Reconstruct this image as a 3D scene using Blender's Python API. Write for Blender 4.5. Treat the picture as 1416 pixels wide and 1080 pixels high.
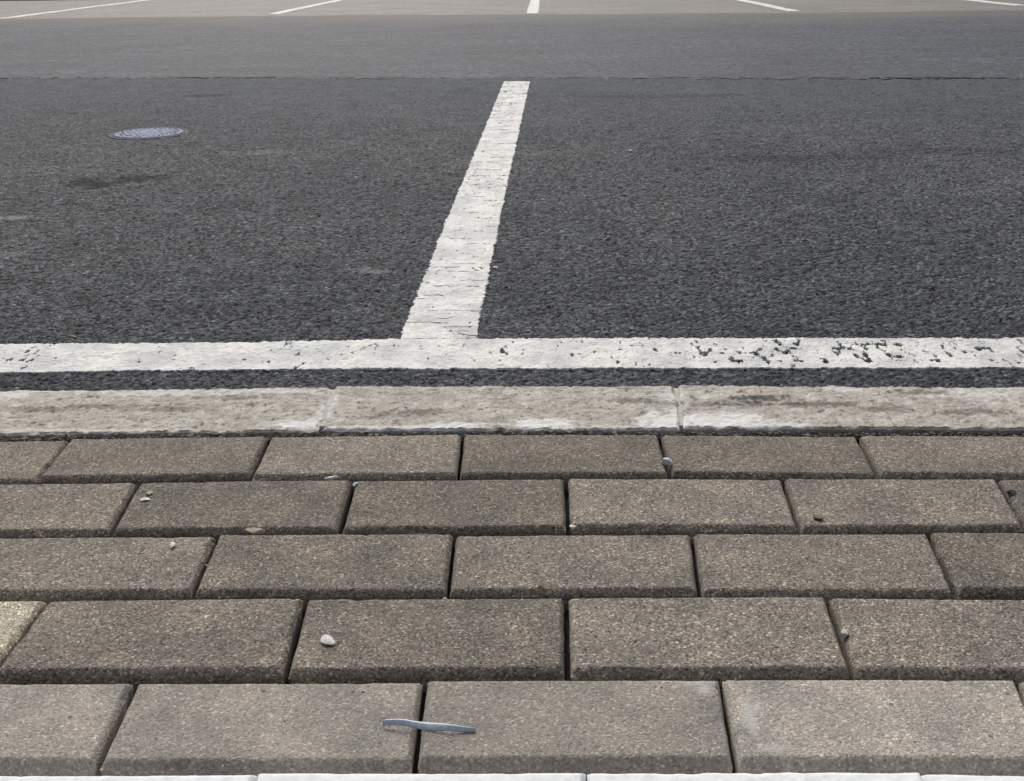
import bpy, math, random
import numpy as np

for o in list(bpy.data.objects):
    bpy.data.objects.remove(o, do_unlink=True)
scene = bpy.context.scene
COL = scene.collection

# ------------------------------------------------------------------ camera, sky, sun, exposure
CAM_H = 0.5678
cam_d = bpy.data.cameras.new("camera")
cam = bpy.data.objects.new("camera", cam_d)
COL.objects.link(cam)
scene.camera = cam
cam_d.sensor_fit = 'HORIZONTAL'
cam_d.sensor_width = 36.0
cam_d.lens = 1493.3 / 1416.0 * 36.0
cam_d.clip_start = 0.02
cam_d.clip_end = 3000.0
from mathutils import Matrix, Vector
pitch, roll, yaw = 0.37983, -0.015715, 0.033051
cp, sp = math.cos(pitch), math.sin(pitch)
cy, sy = math.cos(yaw), math.sin(yaw)
fwd = Vector((-sy * cp, cy * cp, -sp))
rgt = Vector((cy, sy, 0))
up = rgt.cross(fwd)
c_, s_ = math.cos(roll), math.sin(roll)
r2 = c_ * rgt + s_ * up
u2 = -s_ * rgt + c_ * up
m = Matrix(((r2.x, u2.x, -fwd.x, 0), (r2.y, u2.y, -fwd.y, 0), (r2.z, u2.z, -fwd.z, CAM_H), (0, 0, 0, 1)))
cam.matrix_world = m

SUN_EL = math.radians(44)
SUN_AZ = math.radians(-14)          # measured from straight ahead (+Y) towards +X
world = bpy.data.worlds.new("World")
scene.world = world
world.use_nodes = True
wn = world.node_tree
bg = wn.nodes['Background']
sky = wn.nodes.new('ShaderNodeTexSky')
sky.sky_type = 'NISHITA'
sky.sun_disc = False
sky.sun_elevation = SUN_EL
sky.sun_rotation = SUN_AZ
sky.air_density = 1.0
sky.dust_density = 6.0
sky.ozone_density = 1.0
hs = wn.nodes.new('ShaderNodeHueSaturation')
hs.inputs['Saturation'].default_value = 0.46
wn.links.new(sky.outputs[0], hs.inputs['Color'])
wn.links.new(hs.outputs[0], bg.inputs['Color'])
bg.inputs['Strength'].default_value = 0.108

sun_d = bpy.data.lights.new("sun", 'SUN')
sun = bpy.data.objects.new("sun", sun_d)
COL.objects.link(sun)
sun_d.energy = 1.5
sun_d.angle = math.radians(16)
sun_d.color = (1.0, 0.965, 0.91)
to_sun = Vector((math.sin(SUN_AZ) * math.cos(SUN_EL), math.cos(SUN_AZ) * math.cos(SUN_EL), math.sin(SUN_EL)))
sun.rotation_euler = to_sun.to_track_quat('Z', 'Y').to_euler()

scene.view_settings.view_transform = 'Standard'
scene.view_settings.look = 'None'
scene.view_settings.gamma = 1.0
scene.view_settings.exposure = 0.16
scene.view_settings.use_curve_mapping = False

# ------------------------------------------------------------------ numeric noise
RZ = -0.010                         # level of the asphalt (the paving and kerb tops are at 0)
S = (CAM_H - RZ) / CAM_H            # ground points read at level 0, taken down to the asphalt
rng = np.random.default_rng(7)
random.seed(11)


def hsh(ix, iy, seed):
    n = (ix.astype(np.int64) * 374761393 + iy.astype(np.int64) * 668265263 + seed * 982451653) & 0xffffffff
    n = ((n ^ (n >> 13)) * 1274126177) & 0xffffffff
    n = ((n ^ (n >> 16)) * 2246822519) & 0xffffffff
    return ((n ^ (n >> 15)) & 0xffffff) / float(0xffffff)


def vnoise(x, y, seed=0):
    ix, iy = np.floor(x), np.floor(y)
    fx, fy = x - ix, y - iy
    fx = fx * fx * (3 - 2 * fx)
    fy = fy * fy * (3 - 2 * fy)
    a = hsh(ix, iy, seed); b = hsh(ix + 1, iy, seed)
    c = hsh(ix, iy + 1, seed); d = hsh(ix + 1, iy + 1, seed)
    return (a * (1 - fx) + b * fx) * (1 - fy) + (c * (1 - fx) + d * fx) * fy


def fbm(x, y, seed=0, octv=4):
    s = np.zeros(np.broadcast(x, y).shape); a = 0.5; t = 0
    for k in range(octv):
        s += a * vnoise(x * 2 ** k, y * 2 ** k, seed + k * 17); t += a; a *= 0.5
    return s / t


def grains(x, y, seed=0):
    """rounded stones packed in a plane, 0..1"""
    ix, iy = np.floor(x), np.floor(y)
    best = np.zeros(np.broadcast(x, y).shape)
    for dx in (-1, 0, 1):
        for dy in (-1, 0, 1):
            cx, cyy = ix + dx, iy + dy
            px = cx + 0.15 + 0.7 * hsh(cx, cyy, seed)
            py = cyy + 0.15 + 0.7 * hsh(cx, cyy, seed + 1)
            r = 0.45 + 0.35 * hsh(cx, cyy, seed + 2)
            hgt = 0.35 + 0.65 * hsh(cx, cyy, seed + 3)
            d2 = ((x - px) ** 2 + (y - py) ** 2) / (r * r)
            best = np.maximum(best, hgt * np.clip(1 - d2, 0, 1) ** 0.6)
    return best


# ------------------------------------------------------------------ mesh helpers
def raw_mesh(name, co, quads, tris=None, smooth=True):
    me = bpy.data.meshes.new(name)
    quads = np.asarray(quads, np.int32).reshape(-1, 4)
    nt = 0 if tris is None else len(tris)
    nl = quads.size + nt * 3
    me.vertices.add(len(co))
    me.vertices.foreach_set('co', np.asarray(co, np.float32).ravel())
    me.loops.add(nl)
    idx = quads.ravel()
    starts = np.arange(len(quads)) * 4
    if nt:
        tris = np.asarray(tris, np.int32).reshape(-1, 3)
        starts = np.concatenate([starts, quads.size + np.arange(nt) * 3])
        idx = np.concatenate([idx, tris.ravel()])
    me.loops.foreach_set('vertex_index', idx.astype(np.int32))
    me.polygons.add(len(starts))
    me.polygons.foreach_set('loop_start', starts.astype(np.int32))
    me.polygons.foreach_set('use_smooth', np.full(len(starts), smooth, bool))
    me.update(calc_edges=True)
    me.validate()
    return me


def grid_quads(nr, nc):
    i = np.arange(nr * nc).reshape(nr, nc)
    return np.stack([i[:-1, :-1], i[:-1, 1:], i[1:, 1:], i[1:, :-1]], -1).reshape(-1, 4)


def skirted(name, X, Y, Z, keep, depth, under=(0, 0)):
    """sheet of quads with the cells outside `keep` left out and a wall down round every open edge"""
    nr, nc = X.shape
    q = grid_quads(nr, nc)[keep.ravel()]
    used = np.unique(q)
    remap = np.full(nr * nc, -1); remap[used] = np.arange(len(used))
    co = np.stack([X.ravel(), Y.ravel(), Z.ravel()], -1)[used]
    q = remap[q]
    e = np.concatenate([q[:, [0, 1]], q[:, [1, 2]], q[:, [2, 3]], q[:, [3, 0]]])
    es = np.sort(e, 1)
    key = es[:, 0].astype(np.int64) * len(co) + es[:, 1]
    _, inv, cnt = np.unique(key, return_inverse=True, return_counts=True)
    b = e[cnt[inv] == 1]
    bv = np.unique(b)
    low = np.full(len(co), -1); low[bv] = len(co) + np.arange(len(bv))
    lc = co[bv].copy(); lc[:, 2] -= depth; lc[:, 0] *= 1 - under[0]; lc[:, 1] *= 1 - under[1]
    sk = np.stack([b[:, 1], b[:, 0], low[b[:, 0]], low[b[:, 1]]], -1)
    return raw_mesh(name, np.concatenate([co, lc]), np.concatenate([q, sk]))


def add(name, me, mat=None, parent=None, loc=(0, 0, 0), rot=(0, 0, 0)):
    o = bpy.data.objects.new(name, me)
    COL.objects.link(o)
    if mat is not None and me is not None:
        if len(me.materials) == 0:
            me.materials.append(mat)
    o.location = loc
    o.rotation_euler = rot
    if parent:
        o.parent = parent
    return o


def tag(o, label=None, cat=None, group=None, kind=None):
    if label: o['label'] = label
    if cat: o['category'] = cat
    if group: o['group'] = group
    if kind: o['kind'] = kind
    return o


# ------------------------------------------------------------------ material helpers
class NT:
    def __init__(self, name):
        self.m = bpy.data.materials.new(name)
        self.m.use_nodes = True
        self.t = self.m.node_tree
        self.b = self.t.nodes['Principled BSDF']

    def n(self, typ, **kw):
        nd = self.t.nodes.new(typ)
        for k, v in kw.items():
            if k in nd.inputs: nd.inputs[k].default_value = v
            else: setattr(nd, k, v)
        return nd

    def l(self, a, b):
        self.t.links.new(a, b)

    def noise(self, vec, scale, detail=4, rough=0.55):
        nd = self.n('ShaderNodeTexNoise', Scale=scale, Detail=detail, Roughness=rough)
        self.l(vec, nd.inputs['Vector'])
        return nd.outputs['Fac']

    def voro(self, vec, scale, feature='F1', rnd=1.0):
        nd = self.n('ShaderNodeTexVoronoi', feature=feature)
        nd.inputs['Scale'].default_value = scale
        nd.inputs['Randomness'].default_value = rnd
        self.l(vec, nd.inputs['Vector'])
        return nd

    def ramp(self, fac, stops, interp='LINEAR'):
        nd = self.n('ShaderNodeValToRGB')
        cr = nd.color_ramp
        cr.interpolation = interp
        while len(cr.elements) < len(stops): cr.elements.new(0.5)
        for e, (p, c) in zip(cr.elements, stops):
            e.position = p
            e.color = (c, c, c, 1) if isinstance(c, (int, float)) else (*c, 1)
        self.l(fac, nd.inputs['Fac'])
        return nd.outputs['Color']

    def math(self, op, a, b=None, c=None, clamp=False):
        nd = self.n('ShaderNodeMath', operation=op)
        nd.use_clamp = clamp
        for i, v in enumerate((a, b, c)):
            if v is None: continue
            if isinstance(v, (int, float)): nd.inputs[i].default_value = v
            else: self.l(v, nd.inputs[i])
        return nd.outputs[0]

    def mix(self, fac, a, b, mode='MIX'):
        nd = self.n('ShaderNodeMix', data_type='RGBA', blend_type=mode)
        for i, v in ((0, fac), (6, a), (7, b)):
            s = nd.inputs[i]
            if isinstance(v, (int, float)):
                s.default_value = v if i == 0 else (v, v, v, 1)
            elif isinstance(v, tuple): s.default_value = (*v, 1)
            else: self.l(v, s)
        return nd.outputs[2]

    def bump(self, h, strength, dist, normal=None):
        nd = self.n('ShaderNodeBump', Strength=strength, Distance=dist)
        self.l(h, nd.inputs['Height'])
        if normal is not None: self.l(normal, nd.inputs['Normal'])
        return nd.outputs['Normal']

    def pos(self):
        return self.n('ShaderNodeNewGeometry').outputs['Position']

    def spot(self, pos, x, y, rx, ry, wob, amp=0.8):
        """soft blotch of irregular outline at a place on the ground, 0..1"""
        sub = self.n('ShaderNodeVectorMath', operation='SUBTRACT'); self.l(pos, sub.inputs[0]); sub.inputs[1].default_value = (x, y, 0)
        mul = self.n('ShaderNodeVectorMath', operation='MULTIPLY'); self.l(sub.outputs[0], mul.inputs[0]); mul.inputs[1].default_value = (1 / rx, 1 / ry, 0)
        ln = self.n('ShaderNodeVectorMath', operation='LENGTH'); self.l(mul.outputs[0], ln.inputs[0])
        d = self.math('MULTIPLY_ADD', self.math('SUBTRACT', wob, 0.5), amp * 2.2, ln.outputs['Value'])
        return self.math('SUBTRACT', 1.25, d, clamp=True)

    def finish(self, col, rough=0.9, normal=None, spec=0.3):
        b = self.b
        if isinstance(col, tuple): b.inputs['Base Color'].default_value = (*col, 1)
        else: self.l(col, b.inputs['Base Color'])
        if isinstance(rough, (int, float)): b.inputs['Roughness'].default_value = rough
        else: self.l(rough, b.inputs['Roughness'])
        b.inputs['Specular IOR Level'].default_value = spec
        if normal is not None: self.l(normal, b.inputs['Normal'])
        return self.m


def asphalt_mat(name, dark, mid, light, scale, rough, spec, bump, stains=False, tint=(1, 1, 1), streak=0.0, clump=0, dust=False, worn=False):
    t = NT(name)
    p = t.pos()
    v = t.voro(p, scale)
    cell = t.n('ShaderNodeSeparateColor'); t.l(v.outputs['Color'], cell.inputs[0])
    col = t.ramp(cell.outputs[0], [(0.0, dark), (0.45, mid), (0.86, mid), (0.95, light), (1.0, light)])
    fine = t.noise(p, scale * 2.3, 3, 0.7)
    col = t.mix(1.0, col, t.ramp(fine, [(0.3, 0.45), (0.7, 1.55)]), 'MULTIPLY')
    big = t.noise(p, 1.1, 5, 0.6)
    col = t.mix(1.0, col, t.ramp(big, [(0.3, (.74, .76, .80)), (0.7, (1.26, 1.22, 1.17))]), 'MULTIPLY')
    mid_n = t.noise(p, 9, 5, 0.65)
    col = t.mix(1.0, col, t.ramp(mid_n, [(0.3, 0.78), (0.7, 1.25)]), 'MULTIPLY')
    if clump:
        cl = t.noise(p, clump, 3, 0.6)
        col = t.mix(1.0, col, t.ramp(cl, [(0.36, 0.42), (0.5, 1.0), (0.64, 1.5)]), 'MULTIPLY')
    if streak:
        mp = t.n('ShaderNodeMapping'); t.l(p, mp.inputs[0]); mp.inputs['Scale'].default_value = (0.6, 3.0, 1)
        sn = t.noise(mp.outputs[0], 1.6, 6, 0.7)
        col = t.mix(1.0, col, t.ramp(sn, [(0.3, 1 - streak), (0.7, 1 + streak)]), 'MULTIPLY')
    col = t.mix(1.0, col, tint, 'MULTIPLY')
    if worn:                                        # wheel-worn, paler asphalt towards the lane
        sq_ = t.n('ShaderNodeSeparateXYZ'); t.l(p, sq_.inputs[0])
        yw = t.math('MULTIPLY_ADD', sq_.outputs[0], 0.125, sq_.outputs[1])
        yw = t.math('MULTIPLY_ADD', t.math('SUBTRACT', t.noise(p, 2.2, 5, 0.65), 0.5), 2.4, yw)
        f = t.math('DIVIDE', t.math('SUBTRACT', yw, 3.6), 2.4, clamp=True)
        col = t.mix(t.math('MULTIPLY', f, 0.85), col, t.mix(t.ramp(mid_n, [(0.3, 0.0), (0.7, 1.0)]), (.058, .066, .078), (.088, .100, .118)))
    if dust:                                        # pale dust blown out from the far bays onto the lane
        sp_ = t.n('ShaderNodeSeparateXYZ'); t.l(p, sp_.inputs[0])
        yd = t.math('MULTIPLY_ADD', sp_.outputs[0], 0.17, sp_.outputs[1])
        yd = t.math('MULTIPLY_ADD', t.math('SUBTRACT', t.noise(p, 0.8, 4, 0.65), 0.5), 3.0, yd)
        f = t.math('DIVIDE', t.math('SUBTRACT', yd, 10.2), 3.2, clamp=True)
        col = t.mix(t.math('MULTIPLY', f, 0.75), col, (.135, .122, .110))
    if stains:
        wob = t.noise(p, 16, 4, 0.6)
        fine_w = t.noise(p, 70, 3, 0.6)
        spk = t.math('MULTIPLY_ADD', t.noise(p, 48, 3, 0.7), 0.65, t.math('MULTIPLY', wob, 0.35))
        for x, y, rx, ry, k in ((-1.295, 3.01, .042, .055, .95), (-1.24, 2.97, .035, .05, .9), (-1.165, 3.05, .05, .045, .85), (-1.11, 3.07, .035, .04, .7), (-1.57, 5.14, .075, .05, .7),
                                (0.52, 4.9, .3, .06, .35), (1.25, 3.4, .22, .05, .3), (0.75, 3.3, .25, .05, .35)):
            f = t.spot(p, x * S, y * S, rx * 1.25, ry * 1.2, spk, 2.0)
            col = t.mix(t.math('MULTIPLY', t.math('MULTIPLY', f, 2.2, clamp=True), k), col, (0.008, 0.0078, 0.0068))
        for x, y, rx, ry, k in ((-1.30, 2.57, .075, .018, .8), (-1.2, 2.2, .09, .03, .3), (1.3, 2.9, .1, .04, .25), (-.9, 3.5, .12, .05, .25), (-.34, 2.06, .05, .02, .55), (-.33, 2.04, .02, .012, .5),
                                (-.52, 2.25, .05, .02, .22), (.25, 2.3, .05, .02, .2), (.62, 2.6, .06, .02, .25)):
            f = t.spot(p, x * S, y * S, rx, ry, fine_w, 1.9)
            col = t.mix(t.math('MULTIPLY', f, k), col, (0.30, 0.29, 0.28))
    h = t.math('ADD', t.math('MULTIPLY', v.outputs['Distance'], -1.0), t.math('MULTIPLY', fine, 0.7))
    nrm = t.bump(h, bump, 0.004)
    return t.finish(col, rough, nrm, spec)


M = {}
M['asphalt'] = asphalt_mat('asphalt', .020, .084, .16, 170, 0.84, 0.28, 1.0, stains=True, tint=(.90, .985, 1.10), clump=88, worn=True)
M['lane'] = asphalt_mat('worn_asphalt', .015, .056, .105, 90, 0.76, 0.26, 1.0, tint=(.78, .955, 1.28), streak=.26, clump=26, dust=True)
M['far'] = asphalt_mat('far_paving', .075, .125, .20, 110, 0.75, 0.4, 0.3, tint=(1.05, .98, .90), streak=.2)


def paint_mat(name, col, dirt):
    t = NT(name)
    p = t.pos()
    n1 = t.noise(p, 11, 6, 0.65)
    c = t.mix(t.ramp(n1, [(0.42, 0.0), (0.62, 1.0)]), col, dirt)
    n2 = t.noise(p, 220, 3, 0.7)
    c = t.mix(t.ramp(n2, [(0.55, 0.0), (0.8, 0.5)]), c, (0.33, 0.32, 0.30))
    n3 = t.noise(p, 45, 4, 0.65)
    c = t.mix(t.ramp(n3, [(0.48, 0.0), (0.68, 0.65)]), c, (0.40, 0.40, 0.385))
    nrm = t.bump(t.math('ADD', n2, t.math('MULTIPLY', n3, 1.2)), 0.5, 0.003)
    return t.finish(c, 0.7, nrm, 0.3)


M['paint'] = paint_mat('road_paint', (.70, .695, .67), (.50, .505, .51))


def paver_mat(name, base, light, dark, var=0.42, patches=False, con=1.0):
    t = NT(name)
    oi = t.n('ShaderNodeObjectInfo')
    tc = t.n('ShaderNodeTexCoord')
    off = t.n('ShaderNodeVectorMath', operation='MULTIPLY_ADD')
    comb = t.n('ShaderNodeCombineXYZ')
    for i in range(3): t.l(oi.outputs['Random'], comb.inputs[i])
    t.l(comb.outputs[0], off.inputs[0]); off.inputs[1].default_value = (13.1, 7.7, 3.3); t.l(tc.outputs['Object'], off.inputs[2])
    p = off.outputs[0]
    v = t.voro(p, 500)
    sc = t.n('ShaderNodeSeparateColor'); t.l(v.outputs['Color'], sc.inputs[0])
    speck = t.ramp(sc.outputs[0], [(0.0, 0.4), (0.25, 0.8), (0.85, 1.12), (0.97, 1.8), (1.0, 2.3)])
    c = t.mix(con, base, speck, 'MULTIPLY')
    fine = t.noise(p, 480, 3, 0.7)
    c = t.mix(con, c, t.ramp(fine, [(0.3, 0.45), (0.7, 1.55)]), 'MULTIPLY')
    v2 = t.voro(p, 130)
    s2 = t.n('ShaderNodeSeparateColor'); t.l(v2.outputs['Color'], s2.inputs[0])
    rare = t.math('MULTIPLY', t.math('GREATER_THAN', s2.outputs[1], 0.95), t.math('LESS_THAN', v2.outputs['Distance'], t.math('MULTIPLY', s2.outputs[2], 0.26)))
    c = t.mix(t.math('MULTIPLY', rare, 0.75), c, light)
    pit = t.math('MULTIPLY', t.math('LESS_THAN', s2.outputs[1], 0.10), t.math('LESS_THAN', v2.outputs['Distance'], t.math('MULTIPLY', s2.outputs[2], 0.25)))
    c = t.mix(t.math('MULTIPLY', pit, 0.75), c, dark)
    big = t.noise(p, 16, 4, 0.6)
    c = t.mix(1.0, c, t.ramp(big, [(0.3, (.76, .77, .80)), (0.7, (1.25, 1.22, 1.16))]), 'MULTIPLY')
    tone = t.math('MULTIPLY_ADD', oi.outputs['Random'], var, 1 - var / 2)
    cc = t.n('ShaderNodeCombineXYZ')
    for i in range(3): t.l(tone, cc.inputs[i])
    c = t.mix(1.0, c, cc.outputs[0], 'MULTIPLY')
    if patches:
        g = t.pos()
        wob = t.noise(g, 40, 4, 0.65)
        for x, y, rx, ry, k in ((.132, .748, .008, .010, .75), (.122, .757, .012, .006, .5), (.163, .712, .006, .024, .75), (.170, .725, .008, .012, .4), (.176, .676, .018, .005, .55), (.141, .685, .003, .03, .5)):
            f = t.spot(g, x, y, rx, ry, wob, 0.8)
            c = t.mix(t.math('MULTIPLY', f, k), c, (.47, .46, .43))
    h = t.math('ADD', t.math('MULTIPLY', v.outputs['Distance'], -0.8), fine)
    h = t.math('SUBTRACT', h, t.math('MULTIPLY', pit, 1.5))
    nrm = t.bump(h, 0.6, 0.0014)
    return t.finish(c, 0.92, nrm, 0.25)


M['paver'] = paver_mat('concrete_paver', (.194, .172, .147), (.46, .42, .36), (.03, .027, .024), patches=True)
M['paver_light'] = paver_mat('dusty_paver', (.30, .275, .246), (.44, .41, .37), (.06, .055, .05), patches=True, con=0.55)
M['paver_pale'] = paver_mat('pale_paver', (.42, .38, .30), (.6, .56, .48), (.12, .11, .09))


def kerb_mat():
    t = NT('kerb_concrete')
    g = t.pos()
    mp = t.n('ShaderNodeMapping'); t.l(g, mp.inputs[0]); mp.inputs['Scale'].default_value = (1, .8, 1)
    n1 = t.noise(mp.outputs[0], 28, 5, 0.65)
    c = t.mix(t.ramp(n1, [(0.3, 0.0), (0.7, 1.0)]), (.315, .284, .245), (.52, .49, .44))
    n2 = t.noise(g, 420, 3, 0.7)
    c = t.mix(1.0, c, t.ramp(n2, [(0.3, 0.55), (0.7, 1.4)]), 'MULTIPLY')
    n3 = t.noise(mp.outputs[0], 75, 4, 0.7)
    c = t.mix(t.ramp(n3, [(0.56, 0.0), (0.66, 0.85)]), c, (.13, .108, .085))
    n4 = t.noise(mp.outputs[0], 48, 5, 0.7)
    c = t.mix(t.ramp(n4, [(0.54, 0.0), (0.66, 0.75)]), c, (.62, .60, .56))
    wob = t.noise(g, 60, 4, 0.65)
    wob2 = t.math('MULTIPLY_ADD', t.noise(g, 130, 4, 0.7), 0.75, t.math('MULTIPLY', wob, 0.25))
    # cement residue left along the joints and the pavement side
    for x, y, rx, ry, k in ((-.330, 1.305, .035, .015, .9), (-.300, 1.36, .012, .07, .6), (-.12, 1.297, .035, .014, .8), (-.17, 1.292, .03, .010, .6),
                            (-.005, 1.305, .045, .016, .9), (.16, 1.31, .04, .03, .85), (.175, 1.38, .02, .05, .5),
                            (.235, 1.31, .06, .024, .9), (.30, 1.29, .05, .012, .6), (-.24, 1.29, .07, .008, .5), (.08, 1.292, .06, .008, .45),
                            (.60, 1.40, .05, .02, .5), (-.55, 1.42, .1, .012, .5), (-.40, 1.425, .08, .010, .5), (-.78, 1.415, .04, .02, .7), (.42, 1.42, .03, .01, .5), (-.62, 1.285, .2, .008, .4)):
        f = t.spot(g, x, y, rx, ry, wob, 1.1)
        c = t.mix(t.math('MULTIPLY', t.math('MULTIPLY', f, 1.5, clamp=True), k), c, (.72, .72, .71))
    for x, y, rx, ry, k in ((.30, 1.387, .03, .012, .9), (.37, 1.364, .04, .012, .8), (.46, 1.345, .03, .010, .7), (.56, 1.335, .04, .010, .7), (.52, 1.405, .04, .008, .7), (.27, 1.368, .03, .012, .7), (.12, 1.383, .03, .010, .7), (.17, 1.372, .02, .012, .6), (-.62, 1.37, .05, .008, .7), (-.52, 1.36, .04, .010, .6), (-.70, 1.36, .04, .012, .6), (-.44, 1.40, .05, .008, .6), (-.17, 1.345, .03, .010, .7), (.285, 1.385, .03, .010, .8), (.34, 1.365, .07, .006, .5), (-.20, 1.335, .035, .010, .6), (-.235, 1.325, .02, .006, .5), (.23, 1.365, .03, .007, .5)):
        f = t.spot(g, x, y, rx * 1.15, ry, wob2, 1.9)
        c = t.mix(t.math('MULTIPLY', t.math('MULTIPLY', f, 1.7, clamp=True), k * .75), c, (.05, .044, .038))
    nrm = t.bump(t.math('ADD', n2, t.math('MULTIPLY', n3, -1.6)), 0.6, 0.0025)
    return t.finish(c, 0.9, nrm, 0.25)


M['kerb'] = kerb_mat()


def plain(name, a, b, scale=60, rough=0.9, bump=0.5, dist=0.003, spec=0.3, metal=0.0):
    t = NT(name)
    tc = t.pos()
    n = t.noise(tc, scale, 4, 0.65)
    c = t.mix(t.ramp(n, [(0.3, 0.0), (0.7, 1.0)]), a, b)
    nrm = t.bump(n, bump, dist)
    t.b.inputs['Metallic'].default_value = metal
    return t.finish(c, rough, nrm, spec)


M['paver_white'] = plain('whitewash', (.62, .635, .65), (.80, .815, .83), 90, .85, .6, .002)
M['sand'] = plain('dark_joint_sand', (.012, .011, .010), (.035, .031, .027), 260, 0.95, .8, .003)
M['mortar'] = plain('joint_mortar', (.36, .33, .29), (.55, .53, .49), 150, 0.9, .7, .003)
M['grit'] = plain('joint_grit', (.015, .0135, .012), (.24, .22, .19), 110, 0.9, .6, .002)
M['tar'] = plain('tar_seam', (.05, .054, .062), (.085, .092, .104), 30, 0.85, .5, .004)
M['soil'] = plain('verge_soil', (.035, .03, .022), (.07, .06, .045), 8, 0.95, .6, .02)
M['ground'] = plain('ground', (.14, .125, .105), (.20, .18, .15), 2, 0.95, .3, .02)
M['lid'] = plain('pale_lid_metal', (.13, .15, .215), (.36, .40, .53), 42, 0.85, .9, .006, 0.2)
M['lid_ring'] = plain('lid_ring_iron', (.03, .03, .034), (.075, .075, .085), 60, 0.8, .5, .004, 0.3)
M['white_stone'] = plain('white_stone', (.50, .49, .46), (.74, .73, .70), 220, 0.7, .4, .002)
M['grey_stone'] = plain('grey_stone', (.26, .26, .25), (.50, .49, .47), 220, 0.7, .4, .002)
M['blue_stone'] = plain('blue_grey_stone', (.36, .39, .44), (.62, .64, .68), 160, 0.5, .4, .002, .5)
M['brown_stone'] = plain('brown_stone', (.09, .07, .055), (.24, .20, .16), 160, 0.85, .5, .002)
M['red_stone'] = plain('reddish_stone', (.20, .11, .09), (.42, .30, .26), 160, 0.8, .5, .002)
M['dark_stone'] = plain('dark_stone', (.015, .015, .015), (.05, .048, .045), 160, 0.8, .5, .002)
M['tan_chip'] = plain('tan_chip', (.34, .29, .22), (.55, .49, .40), 160, 0.85, .5, .002)
M['sliver'] = plain('blue_grey_sliver', (.36, .41, .50), (.54, .59, .68), 240, 0.45, .3, .001, .5)
M['twig'] = plain('dry_twig', (.25, .20, .11), (.40, .33, .19), 160, 0.85, .5, .001)

# ------------------------------------------------------------------ the ground far round the site
gr = 1500.0
add('ground', raw_mesh('ground', [(-gr, -gr, -.09), (gr, -gr, -.09), (gr, gr, -.09), (-gr, gr, -.09)], [[0, 1, 2, 3]]), M['ground']).__setitem__('kind', 'structure')

# ------------------------------------------------------------------ asphalt of the parking bays
KERB_FAR = 1.39


def rd(x, y):                        # relief of the asphalt at a point
    return RZ + 0.0042 * (grains(x * 150, y * 150, 3) - 0.45) + 0.0016 * (grains(x * 330, y * 330, 9) - 0.4) \
        + 0.0016 * (fbm(x * 12, y * 12, 5, 3) - 0.5) + 0.0045 * (fbm(x * 55, y * 55, 25, 2) - 0.5) + 0.006 * (fbm(x * 1.3, y * 1.3, 21, 3) - 0.5)


def seam_shift(yb, x):
    t = np.clip((yb - 2.0) / (5.86 - 2.0), 0, 1)
    return t * (-0.125 * (np.clip(x, -8, 8) + .2))


nr, nc = 860, 640
Yb = KERB_FAR * (5.86 / KERB_FAR) ** np.linspace(0, 1, nr)
U = np.linspace(-1, 1, nc)
Xg = np.outer(Yb / 1.39, U * 1.05) - 0.06 * Yb[:, None] / 1.39
Yg = np.repeat(Yb[:, None], nc, 1)
# jitter the lattice so that the stones do not follow it
Yg = Yg + seam_shift(Yg, Xg)
Zg = rd(Xg, Yg)
co = np.stack([Xg, Yg, Zg], -1).reshape(-1, 3)
q = [grid_quads(nr, nc)]
n0 = len(co)
extra = []
for side, xo in ((0, -16.0), (nc - 1, 16.0)):
    xs = np.full(nr, xo)
    ys = Yb + seam_shift(Yb, xs)
    base = n0 + sum(len(e) for e in extra)
    extra.append(np.stack([xs, ys, np.full(nr, RZ)], -1))
    a = np.arange(nr) * nc + side
    b = base + np.arange(nr)
    if side: q.append(np.stack([a[:-1], b[:-1], b[1:], a[1:]], -1))
    else: q.append(np.stack([b[:-1], a[:-1], a[1:], b[1:]], -1))
bay = add('parking_bay', raw_mesh('parking_bay', np.concatenate([co] + extra), np.concatenate(q)), M['asphalt'])
tag(bay, kind='structure')

# ------------------------------------------------------------------ painted lines on the bay
PT = 0.0016


def paint_z(x, y):
    return RZ + PT + 0.0007 + 0.34 * (rd(x, y) - RZ) + 0.0006 * (fbm(x * 60, y * 60, 77, 2) - .5)


def edge_wob(s, seed, a=0.0034):
    return a * (fbm(s * 22, s * 0 + .5, seed, 3) - .5) * 2 + a * .9 * (vnoise(s * 130, s * 0 + .5, seed + 5) - .5) * 2


# the line along the kerb
xs = np.arange(-2.6, 2.6, 0.0019)
ts = np.linspace(-0.008, 0.146, 82)
LN = lambda x: S * np.interp(x / S, [-2.6, -.82, -.493, -.22, .21, .7, 2.6], [1.470, 1.496, 1.505, 1.508, 1.504, 1.500, 1.49])
LF = lambda x: S * np.interp(x / S, [-2.6, -.88, -.527, -.238, .054, .755, 2.6], [1.605, 1.625, 1.628, 1.642, 1.642, 1.632, 1.62])
Xl, Tl = np.meshgrid(xs, ts)
Yl = LN(Xl) + Tl
cx = (Xl[:-1, :-1] + Xl[1:, 1:]) / 2
cyy = (Yl[:-1, :-1] + Yl[1:, 1:]) / 2
in_stripe = (cx > -.236 * S) & (cx < -.111 * S)
near_ok = cyy > LN(cx) + edge_wob(cx, 31)
far_ok = cyy < LF(cx) + np.where(in_stripe, 0, edge_wob(cx, 41))
wear = fbm(cx * 115, cyy * 52, 51, 4)
dens = 0.062 * np.clip((cx - .0) / .25, 0, 1) * (0.35 + 1.0 * fbm(cx * 5, cyy * 3 + 4, 8, 2)) \
    + 0.075 * np.exp(-((cx + .85) / .05) ** 2) + 0.05 * np.exp(-((cx - .52) / .07) ** 2) + 0.035 * np.exp(-((cx - .37) / .05) ** 2) + .03 * np.exp(-((cx - .72) / .08) ** 2)
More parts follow.
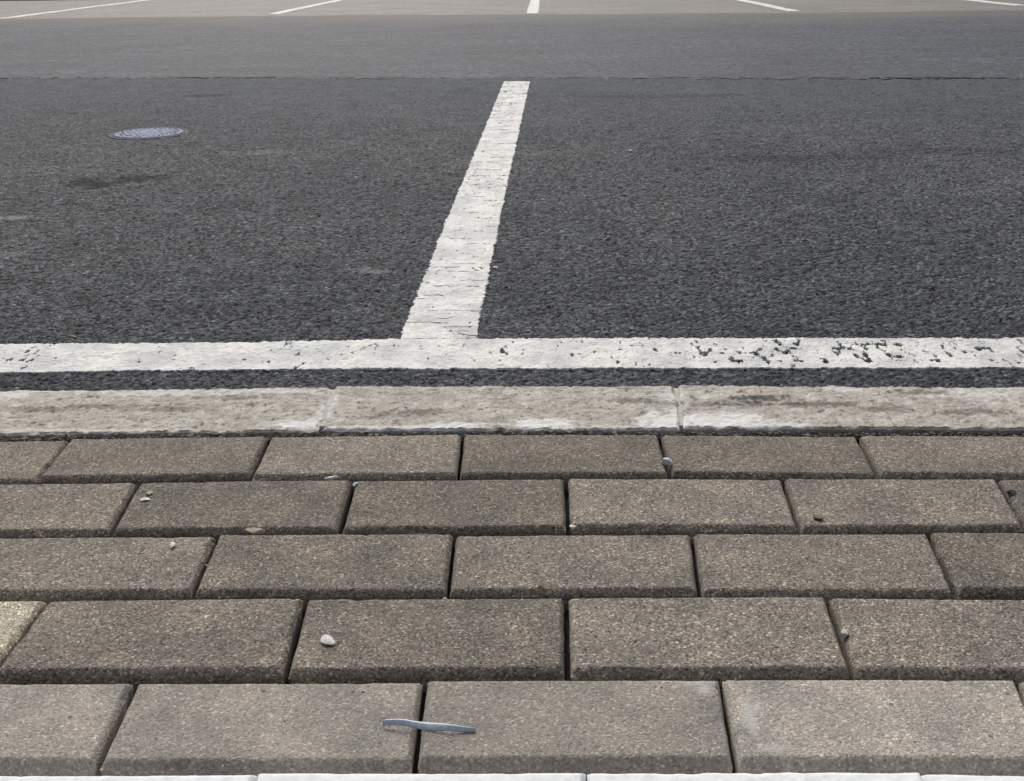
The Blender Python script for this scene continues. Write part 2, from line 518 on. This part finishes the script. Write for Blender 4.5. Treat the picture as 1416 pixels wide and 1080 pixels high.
mid = np.clip(np.minimum(cyy - LN(cx), LF(cx) - cyy) / .03, 0.25, 1)
hole = wear > 0.785 - dens * mid * 1.75
crack = (np.abs(fbm(cx * 9, cyy * 9, 61, 3) - .5) < .0022) & (fbm(cx * 6, cyy * 6, 63, 2) > .66)
keep = near_ok & far_ok & ~hole & ~crack
line = add('painted_line', skirted('painted_line', Xl, Yl, paint_z(Xl, Yl), keep, .006), M['paint'], bay)
tag(line, 'white painted line along the kerb, chipped towards its right end')

# the divider between two bays
yy = 1.642 * (5.585 / 1.642) ** np.linspace(-.002, 1.001, 1150) * S
uu = np.linspace(-.06, 1.06, 74)
EL = lambda y: S * np.interp(y / S, [1.60, 1.643, 2.538, 5.585], [-.2355, -.235, -.229, -.200])
ER = lambda y: S * np.interp(y / S, [1.60, 1.642, 2.533, 5.57], [-.1113, -.111, -.105, -.070])
Ys = np.repeat(yy[:, None], len(uu), 1)
Xs = EL(Ys) + (ER(Ys) - EL(Ys)) * uu[None, :]
cx = (Xs[:-1, :-1] + Xs[1:, 1:]) / 2
cyy = (Ys[:-1, :-1] + Ys[1:, 1:]) / 2
keep = (cx > EL(cyy) + edge_wob(cyy, 71, .0035)) & (cx < ER(cyy) + edge_wob(cyy, 83, .0035))
keep &= (cyy > LF(cx) + .0015) & (cyy < 5.58 * S - .12 * (cx + .2) + edge_wob(cx, 19, .004))
# cracks across the stripe
for k in range(64):
    y0 = 1.66 * (5.3 / 1.66) ** (((k + .5 * hsh(np.array([k]), np.array([1]), 5)[0]) / 64) ** 1.15)
    h4 = hsh(np.arange(6) + k * 9, np.arange(6), 90)
    xa = -.24 + .10 * h4[0]; xb = xa + .02 + .09 * h4[1] ** 1.5
    yl = (y0 + .004 * (fbm(cx * 40, cx * 0 + k, 95, 3) - .5) * 4 + (h4[2] - .5) * .1 * (cx + .17)) * S
    keep &= ~((np.abs(cyy - yl) < (.0007 + .0013 * h4[3]) * y0 / 1.6 * (vnoise(cx * 60, cx * 0 + k * 3.3, 97) > .3)) & (cx > xa) & (cx < xb))
keep &= ~(fbm(cx * 70, cyy * 45, 57, 4) > .80)
stripe = add('bay_divider', skirted('bay_divider', Xs, Ys, paint_z(Xs, Ys), keep, .006), M['paint'], bay)
tag(stripe, 'white painted bay divider running away from the kerb line')

# ------------------------------------------------------------------ drive lane, tar seam, far bays
def strip_between(name, y0f, y1f, x0, x1, nx, ny, z, amp, mat):
    xs = np.linspace(x0, x1, nx)
    t = np.linspace(0, 1, ny) ** 1.3
    X = np.repeat(xs[None, :], ny, 0)
    Y = y0f(xs)[None, :] * (1 - t[:, None]) + y1f(xs)[None, :] * t[:, None]
    Z = z + amp * (fbm(X * 1.1, Y * 1.1, 33, 4) - .5)
    o = add(name, raw_mesh(name, np.stack([X, Y, Z], -1).reshape(-1, 3), grid_quads(ny, nx)), mat)
    tag(o, kind='structure')
    return o


SEAM = lambda x: 5.86 - .125 * (np.clip(x, -8, 8) + .2)
FAR = lambda x: S * np.interp(x / S, [-14, -6.4, -3.2, -.1, 2.7, 5, 14], [13.9, 13.30, 13.20, 12.66, 12.12, 12.03, 11.0])
FAR_BACK = lambda x: 20.75 * S - .10 * (x + 10)
lane = strip_between('drive_lane', lambda x: SEAM(x) + .012, FAR, -16, 16, 300, 160, RZ, .014, M['lane'])
xs = np.linspace(-16, 16, 1600)
ws = np.linspace(0, 1, 6)
Xt = np.repeat(xs[None, :], 6, 0)
w0 = SEAM(xs) - .045 - .05 * fbm(xs * 5, xs * 0, 12, 3)
w1 = SEAM(xs) + .035 + .07 * fbm(xs * 6, xs * 0 + 3, 14, 3)
Yt = w0[None, :] * (1 - ws[:, None]) + w1[None, :] * ws[:, None]
Zt = RZ + .0018 - .002 * np.abs(ws[:, None] - .5) * 2 + .007 * (fbm(Xt * 1.1, Yt * 1.1, 33, 3) - .5) + .002 * (fbm(Xt * 40, Yt * 40, 3, 2) - .5)
add('tar_seam', skirted('tar_seam', Xt, Yt, Zt, fbm((Xt[:-1, :-1]) * 22, Yt[:-1, :-1] * 30, 15, 3) < .44, .0015), M['tar'], lane)
far = strip_between('far_parking_bay', lambda x: FAR(x) + .004, FAR_BACK, -16, 16, 200, 60, RZ, .014, M['far'])

# far bay dividers (ground points of their two edges)
for k, (a, b, c, d) in enumerate((
        ((-6.53, 13.40), (-6.39, 13.36), (-6.99, 20.0), (-6.85, 20.0)),
        ((-3.293, 13.536), (-3.155, 13.49), (-3.35, 19.6), (-3.215, 19.6)),
        ((-.195, 12.789), (-.057, 12.748), (-.195, 19.2), (-.055, 19.2)),
        ((2.650, 12.43), (2.778, 12.39), (2.68, 18.9), (2.815, 18.9)),
        ((5.30, 13.02), (5.43, 12.98), (5.46, 18.7), (5.60, 18.7)))):
    n = 240
    t = np.linspace(0, 1, n)[:, None]
    u = np.linspace(0, 1, 9)[None, :]
    P = lambda i: (np.array(a)[i] * (1 - u) + np.array(b)[i] * u) * (1 - t) + (np.array(c)[i] * (1 - u) + np.array(d)[i] * u) * t
    X, Y = P(0) * S, P(1) * S
    X = X + np.where((u == 0) | (u == 1), .006 * (fbm(Y * 14, Y * 0 + k + u * 5, 4, 3) - .5) * 2, 0)
    Z = RZ + .0045 + .014 * (fbm(X * 1.1, Y * 1.1, 33, 4) - .5)
    kp = fbm(X[:-1, :-1] * 30, Y[:-1, :-1] * 12, 200 + k, 3) < .76
    o = add('bay_divider', skirted('far_bay_divider', X, Y, Z, kp, .008), M['paint'], far)
    o['label'] = ('leftmost far white bay divider', 'far white bay divider, second from the left', 'far white bay divider straight beyond the near stripe',
                  'far white bay divider, right of the middle one', 'rightmost far white bay divider')[k]

# far kerb and verge that close the car park
xs = np.linspace(-16, 16, 65)
prof = [(0, -.03), (0, .10), (.012, .115), (.14, .118), (.15, -.02)]
cof = [(x, FAR_BACK(x) + dy + .003, z) for x in xs for dy, z in prof]
n_p = len(prof)
qf = [[i * n_p + j, (i + 1) * n_p + j, (i + 1) * n_p + j + 1, i * n_p + j + 1] for i in range(64) for j in range(n_p - 1)]
tag(add('far_kerb', raw_mesh('far_kerb', cof, qf, smooth=False), M['soil']), kind='structure')
verge = strip_between('verge', lambda x: FAR_BACK(x) + .16, lambda x: FAR_BACK(x) + 6.0, -16, 16, 80, 30, .06, .12, M['soil'])

# ------------------------------------------------------------------ kerb
def kslab(name, x0, x1, y0, y1, z, mat, n=(160, 20), rough=.003, kind=None, parent=None):
    xs = np.linspace(x0, x1, n[0]); ys = np.linspace(y0, y1, n[1])
    X, Y = np.meshgrid(xs, ys)
    Z = z + rough * (fbm(X * 70, Y * 70, 15, 4) - .5) * 2
    o = add(name, skirted(name, X, Y, Z, np.ones((n[1] - 1, n[0] - 1), bool), .05), mat, parent)
    if kind: tag(o, kind=kind)
    return o


kerb = kslab('kerb', -2.3, 2.3, 1.303, 1.435, -.0035, M['mortar'], (1500, 26), .0022, 'structure')


def stone_mesh(name, c00, c10, c11, c01, edge, drop, seed, wall, nx, ny, pit=0.0004, edge_amp=.0012, chips=1.0, wob=.35, under=0., corner=.7, side=1.0):
    """a cast block given by the four corners of its footprint: worn, rounded top edges, rough top, sides undercut to put black shade in the joints"""
    cen = np.mean([c00, c10, c11, c01], 0)
    Lx = np.linalg.norm(np.subtract(c10, c00)); Ly = np.linalg.norm(np.subtract(c01, c00))

    def ax(L, n):
        e = np.array([0, .10, .28, .5, .75, 1.0, 1.35]) * edge / L
        return np.concatenate([e, np.linspace(1.9 * edge / L, 1 - 1.9 * edge / L, n), 1 - e[::-1]])
    u, v = ax(Lx, nx), ax(Ly, ny)
    Ug, Vg = np.meshgrid(u, v)
    C = [np.asarray(k, float) - cen for k in (c00, c10, c11, c01)]
    w = [(1 - Ug) * (1 - Vg), Ug * (1 - Vg), Ug * Vg, (1 - Ug) * Vg]
    X = sum(wi * ci[0] for wi, ci in zip(w, C)); Y = sum(wi * ci[1] for wi, ci in zip(w, C))
    dx = np.minimum(Ug, 1 - Ug) * Lx; dy = np.minimum(Vg, 1 - Vg) * Ly
    # rounded corners in plan
    r = edge * corner
    dcx, dcy = np.clip(r - dx * side, 0, None), np.clip(r - dy, 0, None)
    d = np.where((dcx > 0) & (dcy > 0), r - np.hypot(dcx, dcy), np.minimum(dx * side, dy))
    nz = fbm(X * 130 + seed * 3.7, Y * 130, seed, 3) - .5
    chip = np.clip(fbm(X * 60 + seed * 1.3, Y * 60 + 9, seed + 5, 3) - .66, 0, 1) * 14 * chips
    de = np.clip(d / edge + nz * wob - chip * np.clip(1.4 - d / edge, 0, 1) * .5, -.1, 2)
    k = np.clip(1 - np.clip(de, 0, 1), 0, 1)
    Z = -drop * (0.75 * k + .25 * k ** 3)
    Z = Z + (fbm(X * 170 + seed, Y * 170, seed + 2, 3) - .5) * pit * 2 + (fbm(X * 14 + seed, Y * 14, seed + 3, 2) - .5) * .0012
    sx = X + (vnoise(X * 70 + seed, Y * 70, seed + 7) - .5) * edge_amp * 2 * (dx < edge)
    sy_ = Y + (vnoise(X * 70 + seed, Y * 70, seed + 8) - .5) * edge_amp * 2 * (dy < edge)
    inside = np.ones((len(v) - 1, len(u) - 1), bool)
    me = skirted(name, sx, sy_, Z, inside, wall, (2 * under / Lx, 2 * under / Ly))  # walls lean inward below the edge, an added shape that blackens the gaps
    return me, cen


rnd = lambda a, b: random.uniform(a, b)
KJ = [(-2.255, -2.24), (-1.77, -1.755), (-1.285, -1.270), (-.797, -.783), (-.307, -.293), (.1885, .178), (.676, .664), (1.162, 1.15), (1.65, 1.64), (2.14, 2.13)]
KFAR = lambda x: np.interp(x, [-2.3, -.786, -.577, -.286, -.056, .171, .454, .668, 2.3], [1.405, 1.427, 1.433, 1.443, 1.447, 1.440, 1.429, 1.421, 1.40])
KNEAR = lambda x: np.interp(x, [-2.3, -.715, -.259, -.051, .415, .612, 2.3], [1.268, 1.277, 1.286, 1.289, 1.286, 1.281, 1.27])
for k in range(len(KJ) - 1):
    (f0, n0_), (f1, n1_) = KJ[k], KJ[k + 1]
    g = .0028
    dz = [0, 0, 0, -.001, 0, .0015, -.0005, 0, 0, 0][k]
    me, cen = stone_mesh('kerb_stone', (n0_ + g, KNEAR(n0_)), (n1_ - g, KNEAR(n1_)), (f1 - g, KFAR(f1)), (f0 + g, KFAR(f0)), .0035, .003, 300 + k * 13, .016, 170, 56, .0021, .0026, 2.2, .5, .010)
    add('kerb_stone', me, M['kerb'], kerb, (cen[0], cen[1], dz))

# ------------------------------------------------------------------ pavement: sand bed and pavers
pave = kslab('pavement', -2.3, 2.3, -1.5, 1.306, -.024, M['sand'], (420, 260), .003, 'structure')
ROWS = [
 [((-.6147, 1.2585), (-.6078, 1.1324)), ((-.3571, 1.2656), (-.3523, 1.1402)), ((-.1064, 1.2711), (-.1035, 1.1435)), ((.1464, 1.2697), (.1477, 1.1468)), ((.3974, 1.2638), (.3911, 1.1405))],
 [((-.4835, 1.1364), (-.4721, 1.0084)), ((-.2268, 1.1419), (-.2226, 1.0119)), ((.0245, 1.1452), (.0250, 1.0153)), ((.2780, 1.1434), (.2720, 1.0140)), ((.5247, 1.1403), (.5098, 1.0158))],
 [((-.3526, 1.0100), (-.3445, .8870)), ((-.0978, 1.0136), (-.0950, .8881)), ((.1555, 1.0146), (.1487, .8904)), ((.4056, 1.0150), (.3936, .8915))],
 [((-.4819, .8816), (-.4814, .7541)), ((-.2320, .8875), (-.2255, .7596)), ((.0195, .8892), (.0183, .7634)), ((.2688, .8909), (.2621, .7658))],
 [((-.3527, .7571), (-.3460, .6447)), ((-.1031, .7620), (-.1002, .6481)), ((.1482, .7649), (.1435, .6514)), ((.3977, .7668), (.3813, .6547))],
 [((-.470, .6415), (-.468, .521)), ((-.219, .6465), (-.217, .524)), ((.030, .6500), (.030, .527)), ((.280, .6530), (.277, .530))],
]
wallh = .055
for r, joints in enumerate(ROWS):
    J = [tuple(np.array(p) + (0, .0045) for p in j) for j in joints]
    while J[0][0][0] > -1.25:
        J.insert(0, tuple(p + np.array((-.2515, -.0045)) for p in J[0]))
    while J[-1][0][0] < 1.25:
        J.append(tuple(p + np.array((.2515, -.0045)) for p in J[-1]))
    for k in range(len(J) - 1):
        (a0, b0), (a1, b1) = J[k], J[k + 1]
        gx = .0017 + rnd(0, .0010)
        gy = .0020 + rnd(0, .0022)
        if r == 5: gx, gy = .0005, .0036
        seed = 1000 + r * 60 + k
        me, cen = stone_mesh('paver', b0 + (gx, gy + .0016), b1 + (-gx, gy + .0016), a1 + (-gx, -gy), a0 + (gx, -gy), .0062, .0064, seed, .032, 46, 22, .00024, .0006, .5, .12, .0030, .6, 1.7)
        mat = M['paver']
        o_label = None
        if r == 3 and a1[0] > -.5 and a1[0] < -.45:
            mat = M['paver_pale']; o_label = 'pale beige paver among the brown ones'
        if r == 4: mat = M['paver_light']
        if r == 5:
            mat = M['paver_white']; o_label = 'whitewashed paver of the nearest row'
        o = add('paver', me, mat, pave, (cen[0], cen[1], rnd(-.0016, .0016)), (math.radians(rnd(-.35, .35)), math.radians(rnd(-.25, .25)), 0))
        if o_label: o['label'] = o_label

# grit washed into the open joint between kerb and pavers, and into the paver joints
import bmesh


def ico(sub=1):
    bm = bmesh.new()
    bmesh.ops.create_icosphere(bm, subdivisions=sub, radius=1.0)
    v = np.array([x.co[:] for x in bm.verts]); f = np.array([[y.index for y in x.verts] for x in bm.faces])
    bm.free()
    return v, f


V1, F1 = ico(1)
vs, fs, base = [], [], 0


def grain_at(x, y, z, r):
    global base
    s = rng.uniform(.55, 1.2, 3) * (1, 1, .75)
    v = V1 * (1 + rng.uniform(-.22, .22, (len(V1), 1))) * s * r
    a = rng.uniform(0, 6.28)
    v = v @ np.array([[math.cos(a), math.sin(a), 0], [-math.sin(a), math.cos(a), 0], [0, 0, 1]])
    vs.append(v + (x, y, z)); fs.append(F1 + base); base += len(V1)


for i in range(3800):
    x = rng.uniform(-1.2, 1.2)
    y0, y1 = np.interp(x, [-1.2, -.706, -.106, .398, 1.2], [1.254, 1.260, 1.273, 1.268, 1.254]), KNEAR(x)
    r = .0010 + .0030 * rng.random() ** 2.5
    grain_at(x, y0 + (y1 - y0) * rng.uniform(.0, .80), -.0105 + .0075 * rng.random() ** .7 + .003 * (rng.random() > .93), r)
for r, joints in enumerate(ROWS):
    for i in range(260):
        x = rng.uniform(-1.1, 1.1)
        y = np.interp(x, [j[1][0] for j in joints], [j[1][1] for j in joints])
        grain_at(x, y + rng.normal(0, .0015), -.021 + .004 * rng.random(), .0006 + .0013 * rng.random() ** 3)
me = raw_mesh('joint_grit', np.concatenate(vs), np.zeros((0, 4), int), np.concatenate(fs), smooth=False)
tag(add('joint_grit', me, M['grit']), 'fine dark grit washed into the joint between kerb and pavers', 'grit', kind='stuff')

# crumbs of grit lying loose on the pavers, kerb and asphalt
vs, fs, base = [], [], 0
for i in range(420):
    x, y = rng.uniform(-.95, .95), rng.uniform(.62, 1.42)
    grain_at(x, y, .0006, .0004 + .0011 * rng.random() ** 4)
me = raw_mesh('loose_sand', np.concatenate(vs), np.zeros((0, 4), int), np.concatenate(fs), smooth=False)
tag(add('loose_sand', me, M['tan_chip']), 'pale sand crumbs scattered thinly over the pavers', 'sand', kind='stuff')

# ------------------------------------------------------------------ manhole cover
CX, CY, CR = -1.432 * S, 3.945 * S, .132
mh = bpy.data.objects.new('manhole_cover', None)
COL.objects.link(mh)
mh.location = (CX, CY, RZ)
tag(mh, 'round pale bluish metal cover set in the asphalt', 'manhole cover')


def ring_mesh(name, prof, n=64, close_top=False):
    co, qs, ts = [], [], []
    for r, z in prof:
        for i in range(n):
            a = 2 * math.pi * i / n
            co.append((r * math.cos(a), r * math.sin(a), z))
    for j in range(len(prof) - 1):
        for i in range(n):
            i2 = (i + 1) % n
            qs.append((j * n + i, (j) * n + i2, (j + 1) * n + i2, (j + 1) * n + i))
    if close_top:
        co.append((0, 0, prof[-1][1])); c = len(co) - 1
        for i in range(n): ts.append(((len(prof) - 1) * n + i, (len(prof) - 1) * n + (i + 1) % n, c))
    return raw_mesh(name, co, qs, ts if ts else None, smooth=False)


add('rim', ring_mesh('rim', [(CR + .012, -.02), (CR + .010, .001), (CR + .006, .002), (CR - .004, .002), (CR - .006, .001), (CR - .006, -.012)]), M['lid_ring'], mh)
plate = add('plate', ring_mesh('plate', [(CR - .009, -.012), (CR - .009, .003), (CR - .012, .0045), (CR * .5, .006), (CR * .15, .0065)], close_top=True), M['lid'], mh)
# raised lugs of the lid's tread
bm = bmesh.new()
for i in range(-6, 7):
    for j in range(-6, 7):
        x, y = i * .019 + (.0095 if j % 2 else 0) + rnd(-.004, .004), j * .0175 + rnd(-.004, .004)
        if math.hypot(x, y) > CR - .022: continue
        res = bmesh.ops.create_cone(bm, cap_ends=True, segments=6, radius1=.0052, radius2=.0040, depth=.0012)
        bmesh.ops.translate(bm, verts=res['verts'], vec=(x, y, .0062))
me = bpy.data.meshes.new('tread')
bm.to_mesh(me); bm.free()
tr = add('tread', me, M['lid'], plate)

# ------------------------------------------------------------------ loose stones and litter
V2, F2 = ico(3)


def stone(x, y, z0, size, mat, label, cat='pebble', name='pebble', seed=0, rotz=0., facets=0.35, group=None):
    sx, sy_, sz = size
    v = V2.copy()
    r = np.random.default_rng(seed)
    for k in range(16):                              # planes that knock flats into the stone
        nrm = r.normal(size=3); nrm /= np.linalg.norm(nrm)
        d = v @ nrm
        h = r.uniform(.42, .78)
        over = np.clip(d - h, 0, None)
        v -= over[:, None] * nrm
    v *= 1 + .12 * (fbm(v[:, :1] * 2.2 + seed, v[:, 1:2] * 2.2 + v[:, 2:] * 1.7, seed, 3) - .5)
    v *= np.array([sx, sy_, sz]) / (v.max(0) - v.min(0))
    v[:, 2] -= v[:, 2].min() + sz * .06
    o = add(name, raw_mesh(name, v, np.zeros((0, 4), int), F2, smooth=False), mat, None, (x, y, z0), (0, 0, rotz))
    return tag(o, label, cat, group)


stone(.1452, 1.184, -.002, (.0125, .011, .0095), M['blue_stone'], 'white and blue grey pebble sitting in a joint below the kerb', seed=1, rotz=.4)
stone(-.197, .813, .0, (.0175, .0120, .0042), M['white_stone'], 'flat white pebble lying alone on a brown paver', seed=22, rotz=-.5, facets=-.25)
stone(-.004, .9005, -.0045, (.0075, .006, .0115), M['red_stone'], 'small reddish stone standing on the front edge of a paver', seed=3)
stone(.2685, .828, -.004, (.0085, .009, .0075), M['grey_stone'], 'small grey pebble in the joint between two front pavers', seed=4)
stone(.294, 1.043, .0, (.010, .011, .0050), M['brown_stone'], 'round dark brown pebble on a paver corner', seed=5)
stone(-.457, 1.103, .0, (.0085, .008, .003), M['tan_chip'], 'larger of two tan chips on a paver in the second row', 'stone chip', 'stone_chip', 6)
stone(-.459, 1.087, .0, (.011, .007, .0025), M['white_stone'], 'flat pale chip, nearer of two on a second row paver', 'stone chip', 'stone_chip', 7, .3)
stone(-.392, .985, .0, (.006, .009, .003), M['white_stone'], 'tiny white chip near the far edge of a paver', 'stone chip', 'stone_chip', 8)
stone(-.313, 1.014, -.002, (.022, .008, .0065), M['tan_chip'], 'long tan crumb wedged in the joint below the second row', 'crumb', 'stone_crumb', 9)
stone(-.254, 1.147, -.005, (.017, .005, .006), M['blue_stone'], 'long bluish shard lying in the joint under the first row', 'shard', 'stone_shard', 10, .35)
stone(-.2225, 1.130, -.002, (.006, .010, .004), M['blue_stone'], 'small bluish shard on a paver corner in the second row', 'shard', 'stone_shard', 11, -.4)
stone(.030, 1.027, -.003, (.0075, .008, .005), M['white_stone'], 'white crumb at the lower corner of a second row paver', 'crumb', 'stone_crumb', 12)
stone(-.097, .889, -.0075, (.007, .006, .007), M['grey_stone'], 'pale crumb where two joints meet below the third row', 'crumb', 'stone_crumb', 13)
stone(.527, 1.104, -.004, (.011, .011, .008), M['dark_stone'], 'black lump in a joint at the right end of the second row', 'lump', 'stone_lump', 14)
stone(.703 * S, 1.906 * S, RZ - .001, (.0085, .0085, .006), M['dark_stone'], 'small black lump on the asphalt right of the stripe', 'lump', 'stone_lump', 15)
stone(.271 * S, 3.442 * S, RZ - .001, (.017, .014, .009), M['white_stone'], 'tiny white pebble far out on the right bay', seed=16)
stone(-.098 * S, 2.075 * S, RZ - .001, (.012, .012, .005), M['white_stone'], 'white paint flake beside the right edge of the stripe', 'flake', 'paint_flake', 17)
stone(-.78 * S, 1.665 * S, RZ, (.03, .004, .004), M['twig'], 'short dry twig on the asphalt above the kerb line', 'twig', 'twig', 18, -.35)

# the sliver across a joint of the front pavers
n = 26
t = np.linspace(0, 1, n)
px = -.131 + .075 * t
py = .7005 - .0085 * t ** .8 + .0012 * np.sin(t * 7)
hw = .0020 * np.sin(np.pi * np.clip(t * .93 + .05, 0, 1)) ** .6 * (1 - .25 * np.sin(t * 9) * .5)
z = .0016 + .0014 * np.sin(t * np.pi) ** 1.0 + .0008 * np.sin(t * 11)
co, qs = [], []
for i in range(n):
    for w, dz in ((-1, .0), (-1, .0010), (-.35, .0017), (.35, .0019), (1, .0012), (1, .0)):
        co.append((px[i] - .11 * w * hw[i], py[i] + w * hw[i], z[i] + dz + (.0016 * w)))
for i in range(n - 1):
    for j in range(6):
        j2 = (j + 1) % 6
        qs.append((i * 6 + j, (i + 1) * 6 + j, (i + 1) * 6 + j2, i * 6 + j2))
qs.append((0, 1, 2, 5)); qs.append((2, 3, 4, 5))
e = (n - 1) * 6
qs.append((e + 5, e + 2, e + 1, e)); qs.append((e + 5, e + 4, e + 3, e + 2))
tag(add('sliver', raw_mesh('sliver', co, qs), M['sliver']), 'thin blue grey sliver lying across a joint of the front pavers', 'sliver')
